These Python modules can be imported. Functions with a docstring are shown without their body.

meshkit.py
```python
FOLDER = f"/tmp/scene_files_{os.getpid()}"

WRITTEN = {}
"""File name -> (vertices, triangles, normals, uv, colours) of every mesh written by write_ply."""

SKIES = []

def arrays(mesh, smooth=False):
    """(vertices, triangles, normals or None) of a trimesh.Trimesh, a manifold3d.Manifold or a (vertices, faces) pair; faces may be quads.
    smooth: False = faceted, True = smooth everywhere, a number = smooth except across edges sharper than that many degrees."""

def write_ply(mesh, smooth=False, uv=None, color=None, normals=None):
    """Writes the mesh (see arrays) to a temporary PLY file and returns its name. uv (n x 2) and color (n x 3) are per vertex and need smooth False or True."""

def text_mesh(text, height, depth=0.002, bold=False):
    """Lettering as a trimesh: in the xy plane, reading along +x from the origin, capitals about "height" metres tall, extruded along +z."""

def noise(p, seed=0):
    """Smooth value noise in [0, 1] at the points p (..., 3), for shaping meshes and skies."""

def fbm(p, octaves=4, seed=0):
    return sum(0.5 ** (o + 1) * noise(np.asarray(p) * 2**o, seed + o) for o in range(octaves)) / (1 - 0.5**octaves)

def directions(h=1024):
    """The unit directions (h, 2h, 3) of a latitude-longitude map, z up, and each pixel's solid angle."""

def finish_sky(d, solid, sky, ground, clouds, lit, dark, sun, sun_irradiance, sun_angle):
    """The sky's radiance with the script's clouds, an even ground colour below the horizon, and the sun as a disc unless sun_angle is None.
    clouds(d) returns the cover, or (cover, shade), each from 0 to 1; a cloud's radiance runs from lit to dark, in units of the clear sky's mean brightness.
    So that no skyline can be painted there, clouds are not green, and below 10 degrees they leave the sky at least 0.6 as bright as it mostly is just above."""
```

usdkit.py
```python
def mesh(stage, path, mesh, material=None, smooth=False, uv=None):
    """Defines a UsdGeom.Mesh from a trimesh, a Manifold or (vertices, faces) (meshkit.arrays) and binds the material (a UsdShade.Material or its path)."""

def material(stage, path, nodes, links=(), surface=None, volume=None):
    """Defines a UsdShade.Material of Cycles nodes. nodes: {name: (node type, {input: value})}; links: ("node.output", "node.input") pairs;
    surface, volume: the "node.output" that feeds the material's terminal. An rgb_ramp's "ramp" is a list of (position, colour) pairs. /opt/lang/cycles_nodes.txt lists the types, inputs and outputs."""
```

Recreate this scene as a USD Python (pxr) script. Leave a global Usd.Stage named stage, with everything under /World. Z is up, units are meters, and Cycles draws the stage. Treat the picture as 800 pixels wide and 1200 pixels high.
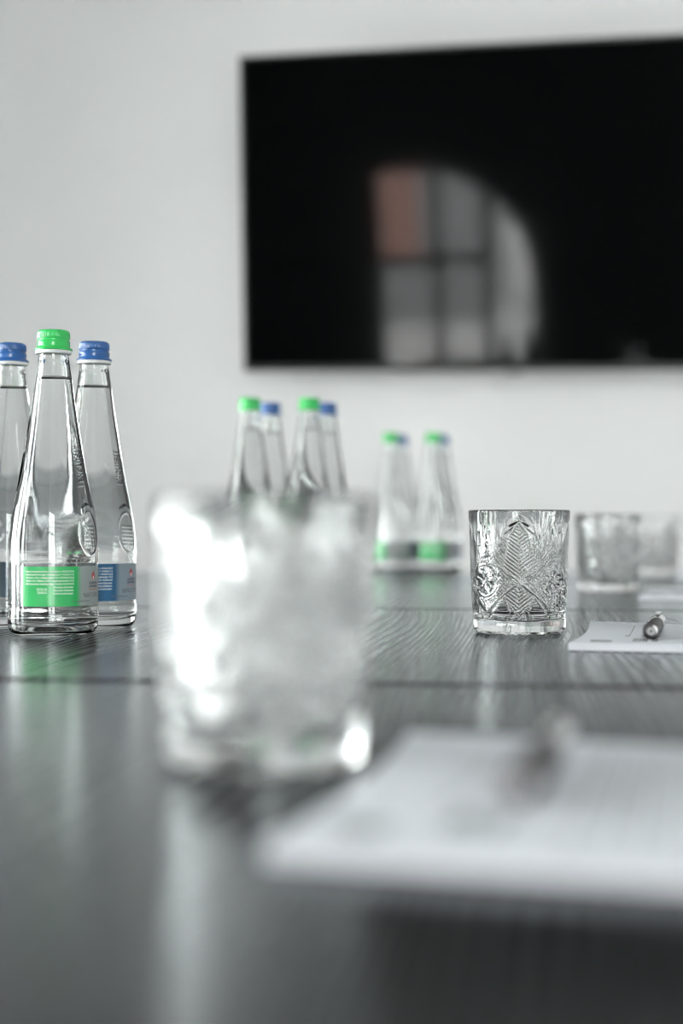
import glob, math, random
import numpy as np, trimesh, usdkit, meshkit
import manifold3d as m3
from PIL import Image, ImageDraw, ImageFont
from pxr import Usd, UsdGeom, UsdLux, UsdShade, Gf, Sdf

stage = Usd.Stage.CreateInMemory()
UsdGeom.SetStageUpAxis(stage, 'Z')
UsdGeom.SetStageMetersPerUnit(stage, 1.0)
UsdGeom.Xform.Define(stage, '/World')
UsdGeom.Scope.Define(stage, '/World/Looks')

# ------------------------------------------------------------------ camera, light, exposure
F = 1667.0                      # focal length in pixels of the 800 x 1200 frame
TABLE = 0.75                    # table top
EYE = TABLE + 0.0985            # lens just above the table
EXPOSURE = 0.0
SKY = 4.5
WINDOW_LIGHT = 8.3
YAW = math.radians(13.5)        # the room is turned against the lens
U = np.array([math.cos(YAW), -math.sin(YAW), 0.0])      # along the screen wall, to the right
V = np.array([math.sin(YAW), math.cos(YAW), 0.0])       # towards the screen wall
ZUP = np.array([0, 0, 1.0])

cam = UsdGeom.Camera.Define(stage, '/World/camera')
cam.AddTranslateOp().Set((0, 0, EYE))
cam.AddRotateXOp().Set(90 + math.degrees(math.atan(11.0 / F)))
cam.CreateHorizontalApertureAttr(24.0)
cam.CreateVerticalApertureAttr(36.0)
cam.CreateFocalLengthAttr(F / 800 * 24.0)
cam.CreateFStopAttr(2.5)
cam.CreateFocusDistanceAttr(1.235)
cam.CreateClippingRangeAttr((0.02, 200.0))
cam.CreateExposureAttr(EXPOSURE)


def room(a, b, z):
    """A point of the room: a along the screen wall, b towards it."""
    return U * a + V * b + ZUP * z


def basis(x, y, z, o):
    m = np.eye(4)
    m[:3, 0], m[:3, 1], m[:3, 2], m[:3, 3] = x, y, z, o
    return m


def gf(m):
    return Gf.Matrix4d(*np.asarray(m, float).T.ravel().tolist())


dome = UsdLux.DomeLight.Define(stage, '/World/sky')
dome.CreateIntensityAttr(SKY)
dome.CreateColorAttr((1.0, 1.0, 1.0))


def window_light(name, a, b, z, facing, w, h, power):
    """Daylight that comes in at a window opening."""
    x = np.cross(ZUP, -facing)
    r = UsdLux.RectLight.Define(stage, '/World/' + name)
    r.AddTransformOp().Set(gf(basis(x, ZUP, -facing, room(a, b, z))))
    r.CreateWidthAttr(w)
    r.CreateHeightAttr(h)
    r.CreateIntensityAttr(power)
    r.CreateColorAttr((1.0, 0.995, 0.985))


LEFT_BAYS = ((1.42, 1.02), (0.45, 0.66), (-0.50, 0.66), (-1.45, 0.66), (-2.40, 0.66))      # narrow windows in the left wall
LEFT, RIGHT, FRONT, BACK, CEIL = -3.1, 3.4, 3.36, -3.2, 3.0
for k_, (b_w, w_) in enumerate(LEFT_BAYS):
    window_light('daylight' + ('_%03d' % k_ if k_ else ''), LEFT - 0.16, b_w, 1.15, U, w_, 2.0, WINDOW_LIGHT)
window_light('daylight_005', 1.20, BACK - 0.16, 1.45, V, 1.5, 2.0, 0.55 * WINDOW_LIGHT)


# ------------------------------------------------------------------ materials
def mat(name, nodes, links=(), surface='p.BSDF'):
    return usdkit.material(stage, '/World/Looks/' + name, nodes, links, surface=surface)


def plain(name, color, rough=0.5, metal=0.0, **kw):
    return mat(name, {'p': ('principled_bsdf', dict(base_color=color, roughness=rough, metallic=metal, **kw))})


# painted wall: a little mottled
M_wall = mat('wall_paint', {
    'g': ('geometry', {}), 'n': ('noise_texture', dict(scale=1.6, detail=4.0, roughness=0.6)),
    'r': ('rgb_ramp', {'ramp': [(0.3, (0.852, 0.852, 0.854)), (0.7, (0.888, 0.888, 0.892))]}),
    'n2': ('noise_texture', dict(scale=140.0, detail=2.0)), 'b': ('bump', dict(strength=0.15, distance=0.001)),
    'p': ('principled_bsdf', dict(roughness=0.6, specular_ior_level=0.3))},
    [('g.position', 'n.vector'), ('n.fac', 'r.fac'), ('r.color', 'p.base_color'), ('g.position', 'n2.vector'), ('n2.fac', 'b.height'), ('b.normal', 'p.normal')])
M_ceiling = plain('ceiling_paint', (0.48, 0.485, 0.485), 0.7)
M_white = plain('white_paint', (0.80, 0.81, 0.81), 0.6)
M_dark_wall = plain('anthracite_paint', (0.030, 0.032, 0.034), 0.8, specular_ior_level=0.2)
M_grey_wall = plain('grey_paint', (0.62, 0.63, 0.63), 0.7)
M_frame = plain('window_paint', (0.10, 0.10, 0.105), 0.5)
M_carpet = mat('carpet', {
    'g': ('geometry', {}), 'n': ('noise_texture', dict(scale=260.0, detail=3.0)),
    'r': ('rgb_ramp', {'ramp': [(0.3, (0.36, 0.36, 0.36)), (0.7, (0.46, 0.46, 0.46))]}),
    'p': ('principled_bsdf', dict(roughness=0.95))}, [('g.position', 'n.vector'), ('n.fac', 'r.fac'), ('r.color', 'p.base_color')])
M_pane = mat('window_glass', {'f': ('fresnel', dict(IOR=1.45)), 't': ('transparent_bsdf', dict(color=(0.96, 0.98, 0.97))),
                              'g': ('glossy_bsdf', dict(color=(1, 1, 1), roughness=0.0)), 'm': ('mix_closure', {})},
             [('f.fac', 'm.fac'), ('t.BSDF', 'm.closure1'), ('g.BSDF', 'm.closure2')], 'm.closure')

# black stained open-pored oak: the grain runs away from the lens and a little to the right
M_wood = mat('black_wood', {
    't': ('texture_coordinate', {}),
    'm': ('mapping', dict(rotation=(0, 0, math.radians(10)), scale=(1.0, 0.10, 1.0))),
    'w': ('wave_texture', dict(wave_type='bands', bands_direction='x', profile='sine', scale=44.0, distortion=34.0, detail=1.2, detail_scale=0.26, detail_roughness=0.4)),
    'm2': ('mapping', dict(rotation=(0, 0, math.radians(10)), scale=(1.0, 0.03, 1.0))),
    'f': ('noise_texture', dict(scale=300.0, detail=1.0, roughness=0.6)),
    'big': ('noise_texture', dict(scale=5.0, detail=2.0)),
    'wr': ('rgb_ramp', {'ramp': [(0.0, (0, 0, 0)), (0.10, (0.1, 0.1, 0.1)), (0.35, (0.85, 0.85, 0.85)), (1.0, (1, 1, 1))]}),
    'fr': ('rgb_ramp', {'ramp': [(0.35, (0, 0, 0)), (0.6, (1, 1, 1))]}),
    'x': ('mix_color', dict(blend_type='multiply', fac=0.35)),
    'c': ('mix_color', dict(a=(0.002, 0.0024, 0.0026), b=(0.004, 0.005, 0.0055))),
    'rr': ('map_range', dict(from_min=0.0, from_max=1.0, to_min=0.28, to_max=0.19)),
    'bu': ('bump', dict(strength=0.08, distance=0.0005)),
    'bw': ('rgb_to_bw', {}),
    'd': ('diffuse_bsdf', {}), 'gl': ('glossy_bsdf', dict(color=(0.95, 0.98, 1.0), distribution='beckmann')), 'fre': ('fresnel', dict(IOR=1.40)), 'mx': ('mix_closure', {})},
    [('t.object', 'm.vector'), ('m.vector', 'w.vector'), ('t.object', 'm2.vector'), ('m2.vector', 'f.vector'), ('w.fac', 'wr.fac'), ('f.fac', 'fr.fac'),
     ('wr.color', 'x.a'), ('fr.color', 'x.b'), ('x.result', 'bw.color'), ('bw.val', 'c.fac'), ('c.result', 'd.color'),
     ('bw.val', 'rr.value'), ('rr.result', 'gl.roughness'), ('bw.val', 'bu.height'), ('bu.normal', 'gl.normal'),
     ('fre.fac', 'mx.fac'), ('d.BSDF', 'mx.closure1'), ('gl.BSDF', 'mx.closure2')], 'mx.closure')
M_black_metal = plain('black_metal', (0.02, 0.02, 0.022), 0.4)

M_glass = mat('clear_glass', {'p': ('glass_bsdf', dict(color=(0.985, 0.992, 0.99), roughness=0.0, IOR=1.5))})
M_cut = mat('cut_glass', {'p': ('glass_bsdf', dict(color=(0.992, 0.995, 0.995), roughness=0.0, IOR=1.52))})
# where water touches the glass only the difference of the two bends light
M_wet = mat('water_in_glass', {'p': ('glass_bsdf', dict(color=(1, 1, 1), roughness=0.0, IOR=1.333 / 1.5))})
M_water = mat('water', {'p': ('glass_bsdf', dict(color=(1, 1, 1), roughness=0.0, IOR=1.333))})
M_cap_green = plain('green_lacquer', (0.035, 0.62, 0.13), 0.28, 0.0, coat_weight=0.4)
M_cap_blue = plain('blue_lacquer', (0.022, 0.12, 0.38), 0.28, 0.0, coat_weight=0.4)
M_ring = plain('white_plastic', (0.80, 0.83, 0.84), 0.4)
M_ink_white = plain('white_print', (0.86, 0.90, 0.88), 0.5)
M_ink_dark = plain('dark_print', (0.045, 0.05, 0.06), 0.5)
M_ink_grey = plain('grey_print', (0.14, 0.16, 0.16), 0.5)
M_ink_red = plain('red_print', (0.52, 0.02, 0.03), 0.45)
M_film = mat('clear_film', {'t': ('transparent_bsdf', dict(color=(0.80, 0.83, 0.83))), 'g': ('glossy_bsdf', dict(color=(1, 1, 1), roughness=0.12)), 'f': ('fresnel', dict(IOR=1.5)), 'm': ('mix_closure', {})},
             [('f.fac', 'm.fac'), ('t.BSDF', 'm.closure1'), ('g.BSDF', 'm.closure2')], 'm.closure')


def label_material(name, main, deep, silver):
    """The printed film runs from the bright colour to silver grey around the bottle."""
    k = 1 / (2 * math.pi)
    return mat(name, {
        't': ('texture_coordinate', {}), 's': ('separate_xyz', {}), 'neg': ('math', dict(math_type='multiply', value2=-1.0)),
        'a': ('math', dict(math_type='arctan2')), 'mr': ('map_range', dict(from_min=math.radians(-60), from_max=math.radians(120), to_min=0.0, to_max=1.0, clamp=True)),
        'r': ('rgb_ramp', {'ramp': [(0.0, main), (0.44, main), (0.50, deep), (0.545, silver), (1.0, silver)]}),
        'p': ('principled_bsdf', dict(roughness=0.32, coat_weight=0.3))},
        [('t.object', 's.vector'), ('s.y', 'neg.value1'), ('s.x', 'a.value1'), ('neg.value', 'a.value2'), ('a.value', 'mr.value'), ('mr.result', 'r.fac'), ('r.color', 'p.base_color')])


M_label_green = label_material('green_label', (0.050, 0.56, 0.16), (0.008, 0.46, 0.11), (0.33, 0.38, 0.37))
M_label_blue = label_material('blue_label', (0.020, 0.14, 0.30), (0.016, 0.11, 0.24), (0.26, 0.33, 0.39))

M_screen = plain('screen_glass', (0.0015, 0.0018, 0.0018), 0.05, ior=1.5)
M_bezel = plain('bezel', (0.006, 0.006, 0.006), 0.35)
M_edge = plain('grey_metal_edge', (0.45, 0.46, 0.46), 0.35, 0.8)
M_case = plain('tv_case', (0.02, 0.02, 0.02), 0.6)
M_paper = plain('paper', (0.80, 0.82, 0.87), 0.85, specular_ior_level=0.2)
M_paper_edge = mat('paper_edges', {
    't': ('texture_coordinate', {}), 'm': ('mapping', dict(scale=(3.0, 3.0, 2600.0))), 'n': ('noise_texture', dict(scale=1.0, detail=1.0)),
    'r': ('rgb_ramp', {'ramp': [(0.3, (0.66, 0.675, 0.72)), (0.7, (0.73, 0.745, 0.79))]}), 'p': ('principled_bsdf', dict(roughness=0.9))},
    [('t.object', 'm.vector'), ('m.vector', 'n.vector'), ('n.fac', 'r.fac'), ('r.color', 'p.base_color')])
M_card = plain('dark_card', (0.06, 0.05, 0.085), 0.8)
M_chrome = plain('chrome', (0.80, 0.81, 0.82), 0.12, 1.0)
M_barrel = plain('dark_barrel', (0.022, 0.011, 0.018), 0.4)
M_gunmetal = plain('gunmetal', (0.16, 0.155, 0.16), 0.30, 1.0)
M_steel = plain('steel', (0.42, 0.42, 0.43), 0.35, 0.6)
M_hole = plain('black_hole', (0.004, 0.004, 0.004), 0.6)
M_brick = mat('red_brick', {
    't': ('texture_coordinate', {}), 'b': ('brick_texture', dict(color1=(0.36, 0.16, 0.13), color2=(0.42, 0.20, 0.16), mortar=(0.4, 0.36, 0.34), scale=4.0)),
    'm': ('mapping', dict(rotation=(math.pi / 2, 0, 0))), 'p': ('principled_bsdf', dict(roughness=0.9))},
    [('t.object', 'm.vector'), ('m.vector', 'b.vector'), ('b.color', 'p.base_color')])
M_plaster = plain('grey_plaster', (0.33, 0.33, 0.34), 0.9)
M_ground = plain('paving', (0.6, 0.6, 0.6), 0.9)

# ------------------------------------------------------------------ scene helpers
names = {}


def numbered(parent, name):
    k = names.get((parent, name), 0)
    names[(parent, name)] = k + 1
    return name if k == 0 else '%s_%03d' % (name, k)


def path_of(parent):
    return '/World' if parent is None else str(parent.GetPath())


def data(p, **kw):
    for k, v in kw.items():
        if v:
            p.SetCustomDataByKey(k, v)
    return p


def obj(name, mesh, m, parent=None, smooth=False, **kw):
    base = path_of(parent)
    return data(usdkit.mesh(stage, base + '/' + numbered(base, name), mesh, m, smooth=smooth).GetPrim(), **kw)


def thing(name, label, category, loc=(0, 0, 0), rz=0.0, group=None, matrix=None):
    x = UsdGeom.Xform.Define(stage, '/World/' + numbered('/World', name))
    if matrix is not None:
        x.AddTransformOp().Set(gf(matrix))
    else:
        x.AddTranslateOp().Set(tuple(map(float, loc)))
        x.AddRotateZOp().Set(math.degrees(rz))
    return data(x.GetPrim(), label=label, category=category, group=group)


def copy_of(first, label, loc, rz, group=None):
    t = thing(first.GetName().rstrip('0123456789').rstrip('_'), label, first.GetCustomData()['category'], loc, rz, group)
    t.GetReferences().AddInternalReference(first.GetPath())
    t.SetInstanceable(True)
    return t


def struct(name, mesh, m, parent=None, smooth=False):
    o = obj(name, mesh, m, parent, smooth)
    if parent is None:
        o.SetCustomDataByKey('kind', 'structure')
    return o


def box(x0, x1, y0, y1, z0, z1):
    b = trimesh.creation.box((x1 - x0, y1 - y0, z1 - z0))
    b.apply_translation(((x0 + x1) / 2, (y0 + y1) / 2, (z0 + z1) / 2))
    return b


def rbox(a0, a1, b0, b1, z0, z1):
    """A box of the room's own directions."""
    m = box(a0, a1, b0, b1, z0, z1)
    m.apply_transform(basis(U, V, ZUP, (0, 0, 0)))
    return m


def soft_box(x0, x1, y0, y1, z0, z1, r, seg=8):
    x0, x1, y0, y1, z0, z1 = x0 + r, x1 - r, y0 + r, y1 - r, z0 + r, z1 - r
    s = m3.Manifold.sphere(r, seg)
    return m3.Manifold.batch_hull([s.translate((x, y, z)) for x in (x0, x1) for y in (y0, y1) for z in (z0, z1)])


def lathe(profile, seg=96, ripple=None):
    """Surface of revolution through (r, z) points, top of the list first or last; ripple(theta, i) scales the radius."""
    p = np.asarray(profile, float)
    th = np.linspace(0, 2 * np.pi, seg, endpoint=False)
    r = np.repeat(p[:, :1], seg, 1)
    if ripple is not None:
        r = r * ripple(th[None, :], np.arange(len(p))[:, None])
    return grid(r, p[:, 1], th)


def grid(r, z, th):
    """r[i, j] at height z[i] and angle th[j]; angle 0 looks to -y and grows towards +x. Closed around."""
    n, s = r.shape
    z = np.repeat(np.asarray(z, float)[:, None], s, 1) if np.ndim(z) == 1 else z
    v = np.stack([r * np.sin(th)[None], -r * np.cos(th)[None], z], -1).reshape(-1, 3)
    i, j = np.meshgrid(np.arange(n - 1), np.arange(s), indexing='ij')
    a, b = i * s + j, i * s + (j + 1) % s
    c, d = b + s, a + s
    f = np.concatenate([np.stack([a, b, c], -1).reshape(-1, 3), np.stack([a, c, d], -1).reshape(-1, 3)])
    t = trimesh.Trimesh(v, f, process=False)
    ok = t.area_faces > 1e-14
    return v, f[ok]


def join(*parts):
    vs, fs, n = [], [], 0
    for v, f in parts:
        vs.append(v); fs.append(f + n); n += len(v)
    return np.vstack(vs), np.vstack(fs)


FONT = glob.glob('/opt/blender-*/*/datafiles/fonts/Inter.woff2')[0]


def wrapped_text(text, height, radius, th0, z0, width=None, depth=0.00006, bold=False):
    """Lettering printed around a bottle, from the angle th0 on."""
    t = meshkit.text_mesh(text, height, depth, bold)
    v = np.array(t.vertices)
    if width:
        v[:, 0] *= width / v[:, 0].max()
    rr = radius + v[:, 2]
    th = th0 + v[:, 0] / radius
    t.vertices = np.stack([rr * np.sin(th), -rr * np.cos(th), z0 + v[:, 1]], 1)
    return t


# ------------------------------------------------------------------ the room
T = 0.3
struct('floor', rbox(LEFT - T, RIGHT + T, BACK - T, FRONT + T, -0.1, 0), M_carpet)
struct('ceiling', rbox(LEFT - T, RIGHT + T, BACK - T, FRONT + T, CEIL, CEIL + 0.2), M_ceiling)
struct('wall_front', rbox(LEFT - T, RIGHT + T, FRONT, FRONT + T, 0, CEIL), M_wall)
struct('wall_right', rbox(RIGHT, RIGHT + T, BACK, FRONT, 0, CEIL), M_grey_wall)
struct('baseboard_front', rbox(LEFT, RIGHT, FRONT - 0.014, FRONT, 0, 0.08), M_white)


def pierced(length, height, thick, holes):
    """A wall slab in the xz plane with window holes (polygons in x, z)."""
    w = m3.CrossSection([[(0, 0), (length, 0), (length, height), (0, height)]])
    for h in holes:
        w = w - m3.CrossSection([h])
    return m3.Manifold.extrude(w, thick)       # x, z -> x, y; thickness -> z


def rect(x0, x1, y0, y1):
    return [(x0, y0), (x1, y0), (x1, y1), (x0, y1)]


def stand(man, origin, x, y, n):
    mm = man.to_mesh()
    v = np.asarray(mm.vert_properties[:, :3]) @ np.array([x, y, n]) + origin
    return v, np.asarray(mm.tri_verts)


# back wall: two tall windows and a low arched one that the screen mirrors
arch_a0, arch_a1, arch_z0, arch_z1 = -2.00, -0.88, 0.12, 1.62
arch = [(arch_a0, arch_z0), (arch_a1, arch_z0), (arch_a1, 0.80)]
for t in np.linspace(0, math.pi / 2, 16)[1:]:
    arch.append((arch_a0 + 0.30 + (arch_a1 - arch_a0 - 0.30) * math.cos(t), 0.80 + (arch_z1 - 0.80) * math.sin(t)))
arch.append((arch_a0, arch_z1))
off = lambda pts: [(p[0] - LEFT, p[1]) for p in pts]
holes = [off(arch), off(rect(0.45, 1.95, 0.45, 2.45))]
struct('wall_back', stand(pierced(RIGHT - LEFT, CEIL, T, holes), room(LEFT, BACK, 0), U, ZUP, -V), M_white)
panel_holes = m3.CrossSection([rect(0, 0.36 - LEFT, 0, CEIL)]) - m3.CrossSection([off(arch)])
struct('trim_1', stand(m3.Manifold.extrude(panel_holes, 0.02), room(LEFT, BACK + 0.02, 0), U, ZUP, -V), M_dark_wall)      # dark panelling around the arched window
struct('wall_left', stand(pierced(FRONT - BACK, CEIL, T, [rect(b - w_ / 2 - BACK, b + w_ / 2 - BACK, 0.15, 2.15) for b, w_ in LEFT_BAYS]),
                          room(LEFT, BACK, 0), V, ZUP, -U), M_white)


def window(n, o, x, inward, w, z0, z1):
    """Frame, mullion, transom and panes in an opening that starts at o and runs along x."""
    root = UsdGeom.Xform.Define(stage, '/World/window_%d' % n).GetPrim()
    root.SetCustomDataByKey('kind', 'structure')

    def bar(name, a0, a1, h0, h1, d, m):
        b = box(a0, a1, -d / 2, d / 2, h0, h1)
        b.apply_transform(basis(x, -inward, ZUP, o - inward * 0.08))
        return obj(name, b, m, root)
    f = 0.06
    bar('frame_bar', 0, f, z0, z1, 0.06, M_frame)
    bar('frame_bar', w - f, w, z0, z1, 0.06, M_frame)
    bar('frame_bar', f, w - f, z0, z0 + f, 0.06, M_frame)
    bar('frame_bar', f, w - f, z1 - f, z1, 0.06, M_frame)
    cols = ((f, w / 2 - 0.03), (w / 2 + 0.03, w - f)) if w > 1 else ((f, w - f),)
    if w > 1:
        bar('mullion', w / 2 - 0.03, w / 2 + 0.03, z0 + f, z1 - f, 0.05, M_frame)
    zt = z0 + (z1 - z0) * 0.66
    for a0, a1 in cols:
        bar('transom', a0, a1, zt - 0.03, zt + 0.03, 0.05, M_frame)
        for h0, h1 in ((z0 + f, zt - 0.03), (zt + 0.03, z1 - f)):
            bar('pane', a0, a1, h0, h1, 0.006, M_pane)
    return root


for k_, (b_w, w_) in enumerate(LEFT_BAYS):
    window(1 + k_, room(LEFT, b_w - w_ / 2, 0), V, U, w_, 0.15, 2.15)
window(6, room(0.45, BACK, 0), U, V, 1.5, 0.45, 2.45)

# the arched window: a frame that follows the opening, one mullion, one transom, a pane
root = UsdGeom.Xform.Define(stage, '/World/window_7').GetPrim()
root.SetCustomDataByKey('kind', 'structure')
sec = m3.CrossSection([arch])
ring = m3.Manifold.extrude(sec - sec.offset(-0.05, m3.JoinType.Miter), 0.06)
obj('frame', stand(ring, room(0, BACK - 0.06, 0), U, ZUP, -V), M_frame, root)
inner = sec.offset(-0.05, m3.JoinType.Miter)
for name, r_ in (('mullion', rect(-1.60, -1.54, 0, 3)), ('mullion', rect(-1.26, -1.19, 0, 3)), ('transom', rect(-2.5, -1.60, 0.94, 1.01)), ('transom', rect(-1.54, -1.26, 0.94, 1.01))):
    obj(name, stand(m3.Manifold.extrude(inner ^ m3.CrossSection([r_]), 0.05), room(0, BACK - 0.065, 0), U, ZUP, -V), M_frame, root)
obj('pane', stand(m3.Manifold.extrude(inner, 0.006), room(0, BACK - 0.1, 0), U, ZUP, -V), M_pane, root)

# what lies outside that window
struct('ground', rbox(-14, 10, -22, BACK - T - 0.02, -0.3, -0.02), M_ground)
bld = thing('apartment_building', 'red and grey house across the street, mirrored in the dark screen', 'building')
obj('brick_wall', rbox(-9.0, -2.52, -11.4, -8.2, 0.62, 9.0), M_brick, bld)
obj('plaster_wall', rbox(-2.52, -1.92, -11.4, -8.2, 0.62, 9.0), M_plaster, bld)
obj('base_wall', rbox(-9.0, -1.92, -11.4, -8.18, -0.02, 0.62), M_plaster, bld)

# ------------------------------------------------------------------ the tables
TYAW = -math.radians(6.2)
e1 = np.array([math.cos(TYAW), math.sin(TYAW), 0]); e2 = np.array([-math.sin(TYAW), math.cos(TYAW), 0])


def table(s0, s1, label, x0=-1.15, x1=1.05):
    """One table of the row: s0 to s1 along the row, measured on the line below the lens."""
    t = thing('conference_table', label, 'table', e2 * s0, TYAW, 'black tables pushed together in a row')
    d = s1 - s0
    obj('tabletop', soft_box(x0, x1, 0.003, d - 0.003, TABLE - 0.028, TABLE, 0.008, 32), M_wood, t, smooth=40)
    for x in (x0 + 0.06, x1 - 0.11):
        for y in (0.05, d - 0.10):
            obj('leg', box(x, x + 0.05, y, y + 0.05, 0, TABLE - 0.028), M_black_metal, t)
    for y in (0.062, d - 0.088):
        obj('rail', box(x0 + 0.11, x1 - 0.11, y, y + 0.025, TABLE - 0.088, TABLE - 0.028), M_black_metal, t)
    return t


S = [0.06, 0.860, 1.600, 2.340, 2.86]
table(S[0], S[1], 'nearest black wooden table, under the blurred tumbler and the large blurred notepad')
table(S[1], S[2], 'black wooden table with visible grain, under the three sharp bottles and the sharp tumbler')
table(S[2], S[3], 'third black wooden table, blurred, behind the sharp tumbler')
table(S[3], S[4], 'farthest black wooden table, blurred, nearest to the wall with the screen')

# ------------------------------------------------------------------ the screen on the wall
Mtv = np.array([[0.97396427, 0.22657447, -0.00758999], [-0.22562299, 0.96552508, -0.12982903], [-0.02208762, 0.12816131, 0.99150735]])
BL = np.array([-0.23047391, 3.4, 0.3610078 + EYE])
W, H = 1.285, 0.72593
tv = thing('television', 'large black flat screen television on the white wall, tilted down', 'television', matrix=basis(Mtv[:, 0], Mtv[:, 1], Mtv[:, 2], BL))
b_ = 0.008
obj('screen', box(b_, W - b_, -0.0005, 0.004, b_ + 0.006, H - b_), M_screen, tv)
fr = m3.Manifold.extrude(m3.CrossSection([rect(0, W, 0, H)]) - m3.CrossSection([rect(b_, W - b_, b_ + 0.006, H - b_)]), 0.012)
obj('bezel', stand(fr, np.array([0, 0.010, 0]), np.array([1.0, 0, 0]), ZUP, np.array([0, -1.0, 0])), M_bezel, tv)
rim = m3.Manifold.extrude(m3.CrossSection([rect(-0.003, W + 0.003, -0.003, H + 0.003)]) - m3.CrossSection([rect(0, W, 0, H)]), 0.011)
obj('metal_rim', stand(rim, np.array([0, 0.010, 0]), np.array([1.0, 0, 0]), ZUP, np.array([0, -1.0, 0])), M_edge, tv)
obj('case', soft_box(-0.001, W + 0.001, 0.006, 0.030, 0.001, H - 0.001, 0.004), M_case, tv, smooth=40)
obj('case_bulge', soft_box(0.25, W - 0.25, 0.028, 0.055, 0.03, H * 0.6, 0.01), M_case, tv, smooth=40)
obj('sensor', soft_box(W / 2 - 0.022, W / 2 + 0.022, 0.001, 0.02, -0.010, 0.002, 0.003), M_edge, tv, smooth=40)
# the arms run from the case into the wall plate
arm_pts = []
for x in (0.40, 0.85):
    p0 = BL + Mtv @ np.array([x, 0.05, 0.25])
    dist = FRONT - p0 @ V
    q = (Mtv.T @ (p0 + V * (dist - 0.015) - BL))
    a = np.array([x, 0.045, 0.25])
    s = m3.Manifold.sphere(0.012, 10)
    obj('wall_arm', m3.Manifold.batch_hull([s.translate(tuple(a)), s.translate(tuple(q))]), M_black_metal, tv, smooth=40)
    arm_pts.append(p0 + V * dist)
a0, a1 = (min(p @ U for p in arm_pts), max(p @ U for p in arm_pts))
zc = arm_pts[0][2]
plate = rbox(a0 - 0.05, a1 + 0.05, FRONT - 0.008, FRONT - 0.0005, zc - 0.1, zc + 0.1)
plate.vertices = (plate.vertices - BL) @ Mtv
obj('wall_plate', plate, M_black_metal, tv)

# ------------------------------------------------------------------ the water bottles
R0 = 0.0392
BOT_H = 0.265
prof = np.array([(0.0, 0.0040), (0.016, 0.0030), (0.028, 0.0004), (0.0312, 0.0), (0.0345, 0.0012), (0.0374, 0.0045), (0.0388, 0.0090), (R0, 0.0150), (R0 - 0.0001, 0.0225),
                 (R0 - 0.0006, 0.0240), (R0 - 0.0006, 0.0640), (R0, 0.0655), (R0 - 0.0001, 0.0720), (0.0386, 0.0820), (0.0373, 0.0950), (0.0357, 0.1068), (0.0335, 0.1180), (0.0312, 0.1290), (0.0272, 0.1510), (0.0231, 0.1750),
                 (0.0190, 0.2010), (0.0158, 0.2240), (0.0138, 0.2380), (0.0130, 0.2440), (0.0130, 0.2620)])
from scipy.interpolate import PchipInterpolator
seg_len = np.r_[0, np.cumsum(np.hypot(*np.diff(prof, axis=0).T))]
ts = np.unique(np.concatenate([np.linspace(0, seg_len[11], 64), np.linspace(seg_len[11], seg_len[-1], 330), np.linspace(0.117, 0.236, 300)]))
Pr, Pz = PchipInterpolator(seg_len, prof[:, 0])(ts), PchipInterpolator(seg_len, prof[:, 1])(ts)
PANEL = math.radians(57)


def wrap(a):
    return (a + math.pi) % (2 * math.pi) - math.pi


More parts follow.
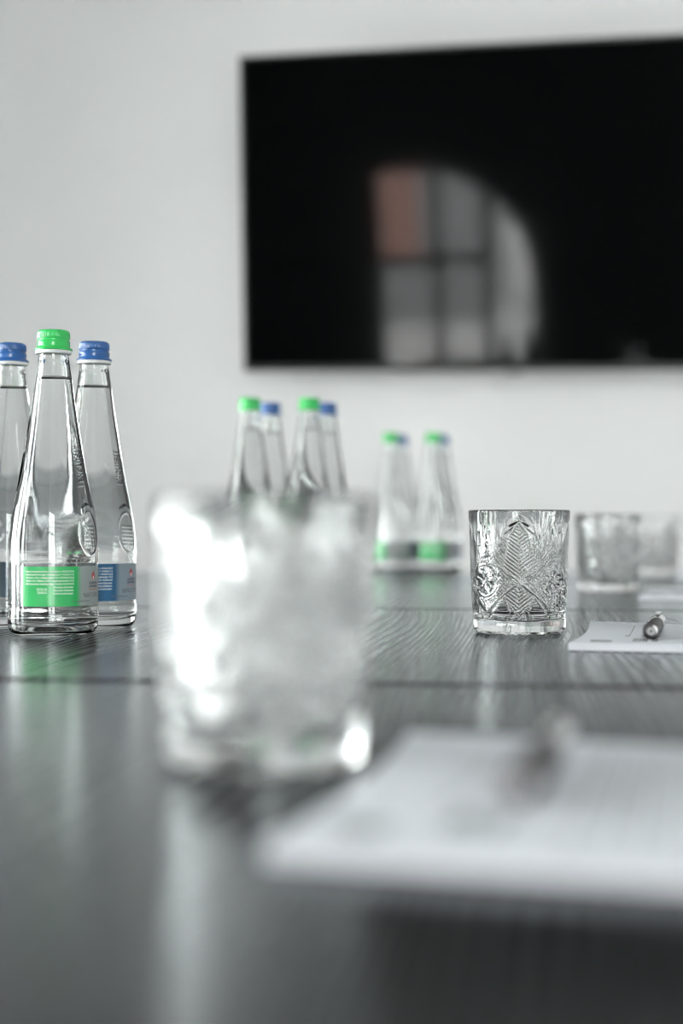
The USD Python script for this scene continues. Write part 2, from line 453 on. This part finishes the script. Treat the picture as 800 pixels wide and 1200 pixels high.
dense = [np.linspace(-math.pi, math.pi, 220, endpoint=False)]
dense.append(np.linspace(PANEL - 0.34, PANEL + 0.34, 190))
for k in (1, 2):
    c = wrap(PANEL + k * 2 * math.pi / 3)
    for s in (-1, 1):
        dense.append(wrap(c + s * np.linspace(0.22, 0.36, 12)))
TH = np.unique(np.round(np.concatenate(dense), 4))
font = ImageFont.truetype(FONT, 120)
x0_, y0_, x1_, y1_ = font.getbbox('EXQUISIT', anchor='ls')
im = Image.new('L', (x1_ - x0_ + 40, y1_ - y0_ + 40))
ImageDraw.Draw(im).text((20 - x0_, 20 - y0_), 'EXQUISIT', 255, font, anchor='ls', stroke_width=2)
from scipy.ndimage import gaussian_filter, map_coordinates
letters = gaussian_filter(np.asarray(im, float) / 255, 2.5)
LW, LH = 0.0345, 0.0125


def bottle_radius():
    r = np.repeat(Pr[:, None], len(TH), 1)
    z = np.repeat(Pz[:, None], len(TH), 1)
    for k in (0, 2):
        d = wrap(TH - (PANEL + k * 2 * math.pi / 3))[None, :]
        hw = np.interp(z, [0.10, 0.125, 0.17, 0.243], [0.285, 0.285, 0.305, 0.36])
        inside = (np.abs(d) < hw)
        # the panel is cut flat and ends in a pointed notch above the oval
        end = 0.1090 + 0.0040 * (1 - np.abs(d) / 0.3)
        fade = np.clip((z - end) / (0.030 if k else 0.0022), 0, 1) * np.clip((0.2425 - z) / 0.006, 0, 1)
        flat = r * np.cos(hw) / np.cos(np.clip(d, -0.6, 0.6)) - 0.0003
        if k:
            flat = r * np.cos(hw) + 0.0004 * np.cos(np.clip(d / hw, -1, 1) * math.pi / 2)
        r = np.where(inside, r + (flat - r) * fade, r)
        if k == 0:
            s = d * np.interp(z, Pz[70:], Pr[70:])                 # metres across
            # raised lettering that reads upwards
            u = (z - 0.131) / LW
            vv = (s + LH / 2) / LH
            h = map_coordinates(letters, [np.clip(vv, 0, 1) * (letters.shape[0] - 1), np.clip(u, 0, 1) * (letters.shape[1] - 1)], order=1)
            r = r + 0.0006 * h * ((u > 0) & (u < 1) & (vv > 0) & (vv < 1))
            # oval with a raised rim and rows of dots
            so = wrap(TH - math.radians(55))[None, :] * np.interp(z, Pz[70:], Pr[70:])
            q = np.hypot(so / 0.0125, (z - 0.0880) / 0.0185)
            r = r + 0.00050 * np.exp(-((q - 1) / 0.055) ** 2)
            for iy in range(-3, 3):
                for ix in range(-2, 3):
                    cx_, cz_ = ix * 0.0034, 0.0870 + iy * 0.0034
                    if np.hypot(cx_ / 0.0125, (cz_ - 0.088) / 0.0185) < 0.85:
                        r = r + 0.00045 * np.exp(-(((so - cx_) ** 2 + (z - cz_) ** 2) / 0.0009 ** 2))
    return r, z


rr_, zz_ = bottle_radius()
outer = grid(rr_, zz_, TH)
WALL, WATER_Z = 0.0026, 0.2245
# inside of the glass, from the bottom centre up
zi = np.r_[np.linspace(0.0085, 0.0135, 12), np.linspace(0.0145, 0.262, 150)]
ri = np.interp(zi, Pz[30:], Pr[30:]) - WALL
ri[zi > 0.238] = np.minimum(ri[zi > 0.238], 0.0130 - WALL)
low = zi < 0.0140
ri[low] = (R0 - WALL) * np.sqrt(np.clip(1 - ((0.0140 - zi[low]) / 0.0056) ** 2, 0, 1))
ri = np.minimum(ri, R0 - WALL - 0.0006)
ri[0] = 0.0
r_w = float(np.interp(WATER_Z, zi, ri))
up = zi > WATER_Z
inner_top = lathe(np.c_[np.r_[r_w, ri[up]], np.r_[WATER_Z, zi[up]]], 128)
inner_top = (inner_top[0], inner_top[1][:, ::-1])
lip = lathe([(0.0130, 0.262), (0.0126, 0.2626), (0.0110, 0.2626), (ri[-1], 0.262)], 128)
glass_body = join(outer, inner_top, lip)
dn = zi < WATER_Z
water_side = lathe(np.c_[np.r_[ri[dn], r_w], np.r_[zi[dn], WATER_Z]], 128)
men = [(r_w, WATER_Z), (r_w - 0.0004, WATER_Z - 0.0010), (r_w - 0.0012, WATER_Z - 0.0018), (r_w - 0.003, WATER_Z - 0.0023), (0.0, WATER_Z - 0.0024)]
water_top = lathe(men, 128)

cap_prof = [(0.0, 0.2655), (0.0118, 0.2655), (0.0130, 0.2650), (0.0137, 0.2640), (0.0139, 0.2628), (0.0140, 0.2600), (0.0139, 0.2582), (0.0132, 0.2574), (0.0132, 0.2568), (0.0141, 0.2558),
            (0.0143, 0.2538), (0.0141, 0.2518), (0.0140, 0.2512), (0.0144, 0.2505), (0.0158, 0.2496), (0.0163, 0.2488), (0.0161, 0.2478), (0.0136, 0.2477), (0.0134, 0.2500), (0.0134, 0.2628), (0.0, 0.2632)]
cap_prof = cap_prof[::-1]
knurl = lambda th, i: 1 + 0.020 * np.where(((i >= len(cap_prof) - 1 - 6) & (i <= len(cap_prof) - 1 - 4)), 0.5 + 0.5 * np.cos(52 * th), 0) * 1.0
cap_mesh = lathe(cap_prof, 52 * 6, knurl)
ring_prof = [(0.0134, 0.2477), (0.0156, 0.2476), (0.0157, 0.2466), (0.0155, 0.2450), (0.0148, 0.2446), (0.0134, 0.2446), (0.0132, 0.2460), (0.0134, 0.2477)]
ring_mesh = lathe(ring_prof[::-1], 96)
LR = R0 - 0.0006
LZ0, LZ1 = 0.0262, 0.0600


def sleeve(t0, t1, z0, z1, r0, r1, n=64):
    th = np.linspace(math.radians(t0), math.radians(t1), n)
    ring_ = lambda r, z: np.stack([r * np.sin(th), -r * np.cos(th), np.full(n, z)], 1)
    v = np.vstack([ring_(r1, z0), ring_(r1, z1), ring_(r0, z1), ring_(r0, z0)])
    f = []
    for k in range(4):
        a, b = k * n, ((k + 1) % 4) * n
        for j in range(n - 1):
            f += [(a + j, a + j + 1, b + j + 1), (a + j, b + j + 1, b + j)]
    f += [(0, n, 2 * n), (0, 2 * n, 3 * n), (n - 1, 3 * n - 1, 2 * n - 1), (n - 1, 4 * n - 1, 3 * n - 1)]
    return v, np.array(f)


ROWS = ['Analysenauszug Inst. Fresenius v. 18.06.2015', 'Inhaltsstoffe in mg/l: Natrium 36,7 • Kalium 7,1', 'Calcium 106 • Magnesium 38 • Chlorid 44,6',
        'Sulfat 40 • Nitrat <0,5 • Hydrogencarb. 512', 'Mindestens haltbar bis: Siehe Aufdruck']
BLOCK = ['Franken Brunnen', 'Neustadt, Windsheim', 'kühl und dunkel lagern']


def make_bottle(label, group, loc, rz, cap, film, kind, kind_color):
    t = thing('water_bottle', label, 'bottle', loc, rz, group)
    obj('glass_body', glass_body, M_glass, t, smooth=35)
    w = obj('water', water_side, M_wet, t, smooth=True)
    obj('water_surface', water_top, M_water, w, smooth=50)
    c = obj('screw_cap', cap_mesh, cap, t, smooth=40)
    obj('seal_ring', ring_mesh, M_ring, c, smooth=40)
    lab = obj('paper_label', sleeve(-41, 128, LZ0, LZ1, LR + 0.00006, LR + 0.00022), film, t)
    obj('clear_strip', sleeve(-58, -41.2, LZ0, LZ1 + 0.0012, LR + 0.00006, LR + 0.00020, 16), M_film, lab)
    r = LR + 0.00023
    z = 0.0565
    parts = []
    for k, s in enumerate(ROWS):
        parts.append(wrapped_text(s, 0.00165, r, math.radians(-36), z - 0.00265 * k - 0.0013, 0.0425, bold=True))
    for k, s in enumerate(BLOCK):
        parts.append(wrapped_text(s, 0.00165, r, math.radians(1), z - 0.00265 * (5.1 + k) - 0.0013, 0.0165 if k != 1 else 0.0168, bold=True))
    parts.append(wrapped_text('19.11.20', 0.0019, r, math.radians(-21), 0.0398, 0.0090, bold=True))
    parts.append(wrapped_text('12:04 A', 0.0019, r, math.radians(-20), 0.0370, 0.0080, bold=True))
    obj('small_print', trimesh.util.concatenate(parts), M_ink_white, lab, label='white rows of small print')
    # red drop above the two-line name
    a = np.linspace(0, 2 * math.pi, 40, endpoint=False)
    drop = np.c_[0.0027 * np.sin(a) * (1 - 0.45 * (np.cos(a) > 0) * np.cos(a) ** 1.0), 0.0036 * np.cos(a)]
    drop_poly = trimesh.creation.extrude_polygon(__import__('shapely').Polygon(drop), 0.00006, engine='earcut')
    drop_poly = drop_poly.subdivide()

    def on_label(m, th0, z0):
        v = np.array(m.vertices); rad = r + v[:, 2]; th = math.radians(th0) + v[:, 0] / r
        m.vertices = np.stack([rad * np.sin(th), -rad * np.cos(th), z0 + v[:, 1]], 1)
        return m
    obj('drop_emblem', on_label(drop_poly, 61, 0.0515), M_ink_red, lab, label='red drop emblem')
    fig = trimesh.creation.extrude_polygon(__import__('shapely').Polygon(np.c_[0.0009 * np.sin(a), 0.0016 * np.cos(a)]), 0.00010, engine='earcut')
    obj('emblem_figure', on_label(fig, 61, 0.0500), M_ink_white, lab)
    obj('maker_name', trimesh.util.concatenate([wrapped_text('FRANKEN', 0.0021, r, math.radians(51.5), 0.0443, 0.0138, bold=True),
                                               wrapped_text('BRUNNEN', 0.0021, r, math.radians(51.5), 0.0415, 0.0138, bold=True)]), M_ink_dark, lab)
    line = np.c_[np.linspace(-0.0069, 0.0069, 24), -0.0005 * (1 - np.linspace(-1, 1, 24) ** 2)]
    line = np.vstack([line, (line + [0, -0.0006])[::-1]])
    obj('red_line', on_label(trimesh.creation.extrude_polygon(__import__('shapely').Polygon(line), 0.00006, engine='earcut'), 61.5, 0.0405), M_ink_red, lab)
    obj('kind_name', wrapped_text(kind, 0.0036, r, math.radians(41), 0.0333, 0.0265, bold=True), kind_color, lab)
    obj('dark_line', trimesh.util.concatenate([wrapped_text('Natürliches Mineralwasser', 0.0011, r, math.radians(24), 0.0297, 0.0190, bold=True)]), M_ink_grey, lab)
    return t


def spot(px, d):
    """A spot on the table at the depth d that is seen at the column px."""
    return np.array([(px - 400) * d / F, d, TABLE])


def facing(loc):
    return math.atan2(-loc[0], loc[1])


GREENS = 'green-capped water bottles in pairs down the table'
BLUES = 'blue-capped water bottles standing behind the green-capped ones'
green0 = spot(62.5, 1.245)
green = make_bottle('sharp glass water bottle with green cap and green label, front of the three at left', GREENS, green0, facing(green0), M_cap_green, M_label_green, 'NATURELL', M_ink_grey)
blue0 = np.array([-0.2305, 1.3255, TABLE])
blue = make_bottle('sharp blue-capped water bottle with blue label, right behind the front green-capped bottle', BLUES, blue0, facing(blue0) + math.radians(-1), M_cap_blue, M_label_blue, 'SPRITZIG', M_ink_grey)
p = np.array([-0.3102, 1.335, TABLE])
copy_of(blue, 'blue-capped water bottle cut by the left edge of the photo', p, facing(p) + math.radians(150), BLUES)
for first, label, px, d, turn in (
        (green, 'blurred green-capped bottle above the blurred tumbler, left of that pair of green caps', 292.5, 1.927, 4),
        (green, 'blurred green-capped bottle above the blurred tumbler, right of that pair of green caps', 362.0, 1.927, -8),
        (blue, 'blurred blue-capped bottle between the two blurred green caps above the near tumbler', 316.5, 2.006, 10),
        (blue, 'blurred blue-capped bottle above the near tumbler, right of its four bottles', 382.5, 2.006, 0),
        (green, 'most distant green-capped bottle on the left, palest green label, before the wall', 458.0, 2.695, -50),
        (green, 'most distant green-capped bottle on the right, green and grey label, before the wall', 507.6, 2.695, 0),
        (blue, 'most distant blue-capped bottle behind the left one of the far green caps', 468.8, 2.776, 10),
        (blue, 'most distant blue-capped bottle behind the right one of the far green caps', 517.2, 2.776, 0)):
    p = spot(px, d)
    copy_of(first, label, p, facing(p) + math.radians(turn), GREENS if first is green else BLUES)

# ------------------------------------------------------------------ the cut-glass tumblers
GH, GR1, GR0 = 0.1085, 0.0447, 0.0402
NT, NZ = 864, 330
gth = np.linspace(0, 2 * np.pi, NT, endpoint=False)
gz = np.linspace(0, GH - 0.0016, NZ)
GT, GZ = np.meshgrid(gth, gz)
Q = (GT + math.pi / 4) % (math.pi / 2) - math.pi / 4         # four repeats
RM = 0.0425
X, Z = Q * RM, GZ                                              # metres on the unrolled wall


def to_px(x, y):
    """A point of the front view, in the 5x picture of the sharp glass, on the unrolled wall."""
    z = (818 - y) / (818 - 92) * GH
    R_ = GR0 + (GR1 - GR0) * z / GH
    return math.asin(max(-1, min(1, (x - 387) / 5 / 1326 / R_))) * RM, z


def seg_dist(p, q):
    p, q = np.array(p), np.array(q)
    d = q - p
    t = np.clip(((X - p[0]) * d[0] + (Z - p[1]) * d[1]) / (d @ d), 0, 1)
    return np.hypot(X - p[0] - t * d[0], Z - p[1] - t * d[1]), t


cut = np.zeros_like(X)


def groove(p, q, w, depth):
    global cut
    d, _ = seg_dist(p, q)
    cut = np.maximum(cut, depth * np.clip(1 - d / w, 0, 1))


def blade(p, q, w, depth):
    """A lens-shaped mitre cut from p to q."""
    global cut
    d, t = seg_dist(p, q)
    ww = w * np.sin(np.pi * np.clip(t * 0.94 + 0.06, 0, 1)) ** 0.8 + 1e-6
    cut = np.maximum(cut, depth * np.clip(1 - d / ww, 0, 1) * np.clip(ww / w, 0, 1))


def inside(poly):
    c = np.zeros(X.shape, bool)
    n = len(poly)
    for i in range(n):
        (xa, ya), (xb, yb) = poly[i], poly[(i + 1) % n]
        cross = ((ya > Z) != (yb > Z)) & (X < (xb - xa) * (Z - ya) / ((yb - ya) if yb != ya else 1e-12) + xa)
        c ^= cross
    return c


mirror = lambda pts: [(-x, z) for x, z in pts]
# diamonds beside the panels
dia = 0.0034
field = (np.abs(((X + Z) / dia) % 1 - 0.5) + np.abs(((X - Z) / dia) % 1 - 0.5))
zone = (np.abs(X) > 0.0085) & (Z > 0.015) & (Z < 0.082)
lo = np.clip((np.abs(X) - 0.0085) / 0.002, 0, 1) * np.clip((Z - 0.014) / 0.002, 0, 1) * np.clip((0.084 - Z) / 0.006, 0, 1)
cut = np.where(zone, 0.0017 * np.clip(1.0 - field, 0, 1) * lo + 0.0003 * lo, cut)
# eight-pointed star on the 45 degree line
Xs = np.where(X > 0, X - math.pi / 4 * RM, X + math.pi / 4 * RM)
rho, phi = np.hypot(Xs, Z - 0.0475), np.arctan2(Z - 0.0475, Xs)
star = 0.0034 * np.clip(np.abs(np.cos(4 * phi)) * np.clip(rho / 0.004, 0, 1) * np.clip((0.0130 - rho) / 0.005, 0, 1), 0, 1)
star = np.maximum(star, 0.0016 * np.clip(1 - np.abs(rho - 0.0137) / 0.0016, 0, 1))
star = np.maximum(star, 0.0012 * np.clip(1 - np.abs(rho - 0.0032) / 0.0010, 0, 1))
cut = np.where(rho < 0.0155, star, cut)
# fan of blades above the star
for sgn in (-1, 1):
    ox = sgn * math.pi / 4 * RM
    fx, fz = to_px(235, 372)
    for ang, ln in ((-72, 0.017), (-52, 0.026), (-33, 0.031), (-14, 0.034), (4, 0.033), (22, 0.034), (40, 0.020)):
        a_ = math.radians(ang) * -sgn
        st = (sgn * abs(fx), fz)
        en = (st[0] - math.sin(a_) * ln * sgn * -sgn, st[1] + math.cos(a_) * ln)
        blade(st, en, 0.0026, 0.0024)
        bx = sgn * (math.pi / 2 * RM) - st[0]                 # the neighbour panel's fan shows in this cell too
# the arched panel and the kite below it
arch_p = [to_px(387, 500), to_px(484, 440), to_px(466, 330), to_px(440, 235), to_px(387, 165)]
panel = arch_p + mirror(arch_p[1:4])[::-1]
pin = inside(panel)
chev = lambda pitch: np.clip(1 - np.abs((((Z - 0.75 * np.abs(X)) / pitch) % 1) - 0.5) * 2 / 0.55, 0, 1)
cut = np.where(pin, 0.0010 * chev(0.00330) * 1.4, cut)
kite = [to_px(387, 520), to_px(474, 592), to_px(387, 716), (-to_px(474, 592)[0], to_px(474, 592)[1])]
kin = inside(kite)
big = [to_px(387, 508), to_px(600, 700), to_px(600, 722), (-to_px(600, 722)[0], to_px(600, 722)[1]), (-to_px(600, 700)[0], to_px(600, 700)[1])]
bin_ = inside(big)
cut = np.where(bin_, 0.0004, cut)
cut = np.where(kin, 0.0010 * chev(0.00330) * 1.4, cut)
smooth_gap = inside([to_px(320, 470), to_px(387, 506), to_px(454, 470), to_px(520, 510), to_px(254, 510)])
cut = np.where(smooth_gap & ~pin, 0.0005, cut)
for sgn in (1, -1):
    m_ = lambda q: (q[0] * sgn, q[1])
    for k in range(4):
        groove(m_(arch_p[k]), m_(arch_p[k + 1]), 0.0017 if k else 0.0013, 0.0020)
    blade(m_(to_px(387, 160)), m_(to_px(480, 232)), 0.0030, 0.0016)
    groove(m_(to_px(387, 508)), m_(to_px(600, 700)), 0.0016, 0.0020)
    groove(m_(to_px(387, 516)), m_(to_px(524, 512)), 0.0007, 0.0010)
    groove(m_(to_px(474, 592)), m_(to_px(425, 716)), 0.0013, 0.0016)
    groove(m_(to_px(474, 592)), m_(to_px(560, 716)), 0.0013, 0.0016)
    groove(m_(to_px(387, 716)), m_(to_px(470, 600)), 0.0008, 0.0012)
    groove(m_(to_px(484, 440)), m_(to_px(560, 368)), 0.0014, 0.0018)
    groove(m_(to_px(500, 510)), m_(to_px(560, 430)), 0.0013, 0.0016)
    groove(m_(to_px(470, 440)), m_(to_px(536, 372)), 0.0009, 0.0012)
groove((-0.2, 0.0140), (0.2, 0.0140), 0.0012, 0.0016)
cut = gaussian_filter(cut, (0.5, 0.5), mode=('nearest', 'wrap'))
Rz = GR0 + (GR1 - GR0) * gz / GH
bev = np.interp(gz, [0, 0.0012, 0.0035, 0.0060], [0.0042, 0.0024, 0.0007, 0.0])
# the pattern zone stands a little proud and swells below the star
swell = 0.0006 * np.exp(-((gz - 0.046) / 0.017) ** 2)
RG = (Rz - bev + swell)[:, None] - cut * np.clip((GZ - 0.0115) / 0.002, 0, 1)
out_g = grid(RG, gz, gth)
bot_n = 24
bottom = grid(np.linspace(0, 1, bot_n)[:, None] * RG[0][None, :], np.r_[np.full(bot_n - 5, 0.0022), np.linspace(0.0022, 0.0, 6)[1:]], gth)
rim_p = [(Rz[-1], GH - 0.0016), (Rz[-1] - 0.00015, GH - 0.0009), (Rz[-1] - 0.0006, GH - 0.0003), (Rz[-1] - 0.0012, GH), (Rz[-1] - 0.0018, GH - 0.0003), (Rz[-1] - 0.0022, GH - 0.0010)]
wall_g = np.interp(np.linspace(0, 1, 60), [0, 0.12, 1], [0.0024, 0.0036, 0.0060])
zin = np.linspace(GH - 0.0014, 0.0215, 60)
rin = np.interp(zin, gz, Rz) - wall_g
cup = [(rin[-1] * math.cos(t), 0.0215 - 0.0060 * math.sin(t) ** 1.0) for t in np.linspace(0.1, math.pi / 2 - 0.35, 14)]
inside_p = rim_p + list(zip(rin, zin)) + cup + [(cup[-1][0] * k, cup[-1][1] - 0.0004 * (1 - k * k)) for k in (0.8, 0.6, 0.4, 0.2, 0.0)]
in_g = lathe(inside_p, 192)
tumbler_mesh = join(bottom, out_g, in_g)
GLASSES = 'cut-glass tumblers, one at every place'


def tumbler_spot(px, d):
    return spot(px, d)


g0 = spot(608.0, 1.257)
tum = thing('tumbler', 'sharp cut-glass tumbler standing alone in the middle, left of the sharp notepad', 'glass', g0, facing(g0), GLASSES)
obj('bowl', tumbler_mesh, M_cut, tum, smooth=20)
for label, px, d, turn in (('large blurred cut-glass tumbler in the foreground, left of the near notepad', 310.5, 0.582, 12),
                           ('blurred cut-glass tumbler just right behind the sharp tumbler', 712.0, 1.965, 20),
                           ('farthest and faintest cut-glass tumbler, at the right behind the others', 767.0, 2.60, 33)):
    p = spot(px, d)
    copy_of(tum, label, p, facing(p) + math.radians(turn), GLASSES)

# ------------------------------------------------------------------ notepads and pens
PW, PD, PH = 0.297, 0.205, 0.0062


def curl(m):
    """The far left corner of the block lifts a little."""
    v = np.array(m.vertices)
    k = np.clip(v[:, 1] / PD, 0, 1) ** 3 * np.clip(1 - v[:, 0] / 0.16, 0, 1)
    v[:, 2] += 0.0028 * k * np.clip(v[:, 2] / PH, 0, 1)
    v[:, 0] -= 0.0045 * np.sin(math.pi * np.clip(v[:, 1] / PD, 0, 1)) * -1 * np.clip(1 - v[:, 0] / 0.05, 0, 1)
    m.vertices = v
    return m


def sheet(x0, x1, y0, y1, z0, z1, nx=12, ny=12):
    b = box(0, 1, 0, 1, 0, 1)
    v, f = [], []
    xs, ys = np.linspace(x0, x1, nx + 1), np.linspace(y0, y1, ny + 1)
    gx, gy = np.meshgrid(xs, ys)
    top = np.c_[gx.ravel(), gy.ravel(), np.full(gx.size, z1)]
    bot = np.c_[gx.ravel(), gy.ravel(), np.full(gx.size, z0)]
    n = gx.size; w = nx + 1
    for j in range(ny):
        for i in range(nx):
            a = j * w + i
            f += [(a, a + 1, a + w + 1), (a, a + w + 1, a + w), (n + a, n + a + w + 1, n + a + 1), (n + a, n + a + w, n + a + w + 1)]
    edge = [(i) for i in range(nx)] + [nx + j * w for j in range(ny)] + [ny * w + i for i in range(nx, 0, -1)] + [j * w for j in range(ny, 0, -1)]
    for k in range(len(edge)):
        a, c = edge[k], edge[(k + 1) % len(edge)]
        f += [(a, n + a, n + c), (a, n + c, c)]
    return trimesh.Trimesh(np.vstack([top, bot]), np.array(f), process=False)


def make_pad(label, loc, rz, group):
    t = thing('notepad', label, 'notepad', loc, rz, group)
    obj('backing_card', curl(sheet(0.0006, PW, 0.0006, PD, 0, 0.0008)), M_card, t, label='dark backing card')
    obj('page_block', curl(sheet(0, PW, 0, PD, 0.0008, PH - 0.0002)), M_paper_edge, t)
    top = obj('top_sheet', curl(sheet(0, PW, 0.0, PD, PH - 0.0002, PH)), M_paper, t)
    z0, z1 = PH + 0.00001, PH + 0.00006
    for k in range(22):                                      # ruled lines run away from the lens
        x = 0.0845 + 0.0095 * k
        if x < PW - 0.01:
            obj('ruled_line', curl(sheet(x, x + 0.0008, 0.014, PD - 0.014, z0, z1, 1, 8)), M_ink_grey, top)
    for x in (0.040, 0.054):
        obj('short_line', curl(sheet(x, x + 0.0006, 0.085, PD - 0.03, z0, z1, 1, 6)), M_ink_grey, top)
        obj('square_mark', curl(sheet(x - 0.003, x + 0.001, 0.076, 0.083, z0, z1, 1, 1)), M_ink_grey, top)
    for x0, x1 in ((0.046, 0.058), (0.0605, 0.0655)):
        for k in range(5):
            obj('grey_print', curl(sheet(x0 + (x1 - x0) * k / 5, x0 + (x1 - x0) * (k + 0.62) / 5, 0.028, 0.056, z0, z1, 1, 2)), M_ink_grey, top)
    rnd = random.Random(5)
    y = 0.016
    while y < 0.034:                                         # a short line of print near the corner, too blurred to read
        w_ = rnd.uniform(0.0012, 0.0024)
        obj('corner_print', curl(sheet(0.012 + rnd.uniform(0, 0.002), 0.030, y, y + w_, z0, z1, 1, 1)), M_ink_grey, top)
        y += w_ + 0.0010
    return t


PADS = 'white notepads, one at every place'
pr = -math.radians(14.5)
pad = make_pad('sharp white notepad right of the sharp tumbler, black pen on it', (0.1720, 1.080, TABLE), pr, PADS)
copy_of(pad, 'large blurred white notepad in the foreground, dark pen on it', (-0.0225, 0.409, TABLE), pr, PADS)
copy_of(pad, 'blurred white notepad behind the sharp one, cut by the right edge', (0.3690, 1.766, TABLE), pr, PADS)
copy_of(pad, 'farthest notepad, a white sliver at the right edge', (0.5420, 2.310, TABLE), pr, PADS)


def rot_y_axis(profile, seg=48):
    """A body of revolution along +y from (distance, radius) points."""
    v, f = lathe([(r, d) for d, r in profile], seg)
    return np.stack([v[:, 0], v[:, 2], -v[:, 1]], 1), f


def make_pen(label, loc, rz):
    t = thing('ballpoint_pen', label, 'pen', loc, rz, 'pens lying on the notepads')
    rz_ = 0.0069
    up_ = lambda g: (g[0] + [0, 0, rz_ + 0.0002], g[1])
    obj('barrel', up_(rot_y_axis([(0.0040, 0.0), (0.0040, 0.0060), (0.0042, 0.00670), (0.0075, 0.0069), (0.040, 0.0067), (0.070, 0.0062), (0.0705, 0.0)])), M_barrel, t, smooth=35)
    tip = obj('nose', up_(rot_y_axis([(-0.0010, 0.0), (-0.0010, 0.0019), (-0.0008, 0.0024), (0.0012, 0.0034), (0.0016, 0.0052), (0.0028, 0.0062), (0.0041, 0.0064), (0.0042, 0.0)])), M_gunmetal, t, smooth=35, label='grey metal nose')
    obj('nose_ring', up_(rot_y_axis([(-0.0012, 0.0), (-0.0012, 0.0030), (-0.0006, 0.0034), (0.0006, 0.0034), (0.0006, 0.0)])), M_steel, tip)
    obj('nose_hole', up_(rot_y_axis([(-0.0014, 0.0), (-0.0014, 0.0009), (-0.0011, 0.0009), (-0.0011, 0.0)])), M_hole, tip)
    obj('upper_cap', up_(rot_y_axis([(0.0700, 0.0), (0.0700, 0.0062), (0.0704, 0.0067), (0.0735, 0.0067), (0.0738, 0.0063), (0.0742, 0.0067), (0.1130, 0.0065), (0.1148, 0.0058), (0.1152, 0.0)])), M_chrome, t, smooth=35, label='chrome upper half')
    obj('push_button', up_(rot_y_axis([(0.1150, 0.0), (0.1150, 0.0030), (0.1200, 0.0030), (0.1206, 0.0024), (0.1208, 0.0)])), M_chrome, t, smooth=35)
    clip = soft_box(-0.0022, 0.0022, 0.074, 0.112, 2 * rz_ + 0.0008, 2 * rz_ + 0.0020, 0.0005)
    clip += soft_box(-0.0022, 0.0022, 0.108, 0.112, 2 * rz_ - 0.0012, 2 * rz_ + 0.0018, 0.0005)
    obj('clip', clip, M_chrome, t, smooth=40)
    return t


def pad_point(origin, x, y):
    c, s = math.cos(pr), math.sin(pr)
    return np.array([origin[0] + c * x - s * y, origin[1] + s * x + c * y, TABLE + PH])


p = np.array([(762.5 - 400) * 1.104 / F, 1.104, TABLE + PH])
pen = make_pen('sharp pen seen end-on on the sharp notepad, dark barrel with chrome nose', p, -math.radians(15.5))
d = 0.457
p = np.array([(607 - 400) * d / F, d, TABLE + PH])
copy_of(pen, 'blurred dark pen with chrome end, lying on the large foreground notepad', p, -math.radians(15.5), 'pens lying on the notepads')
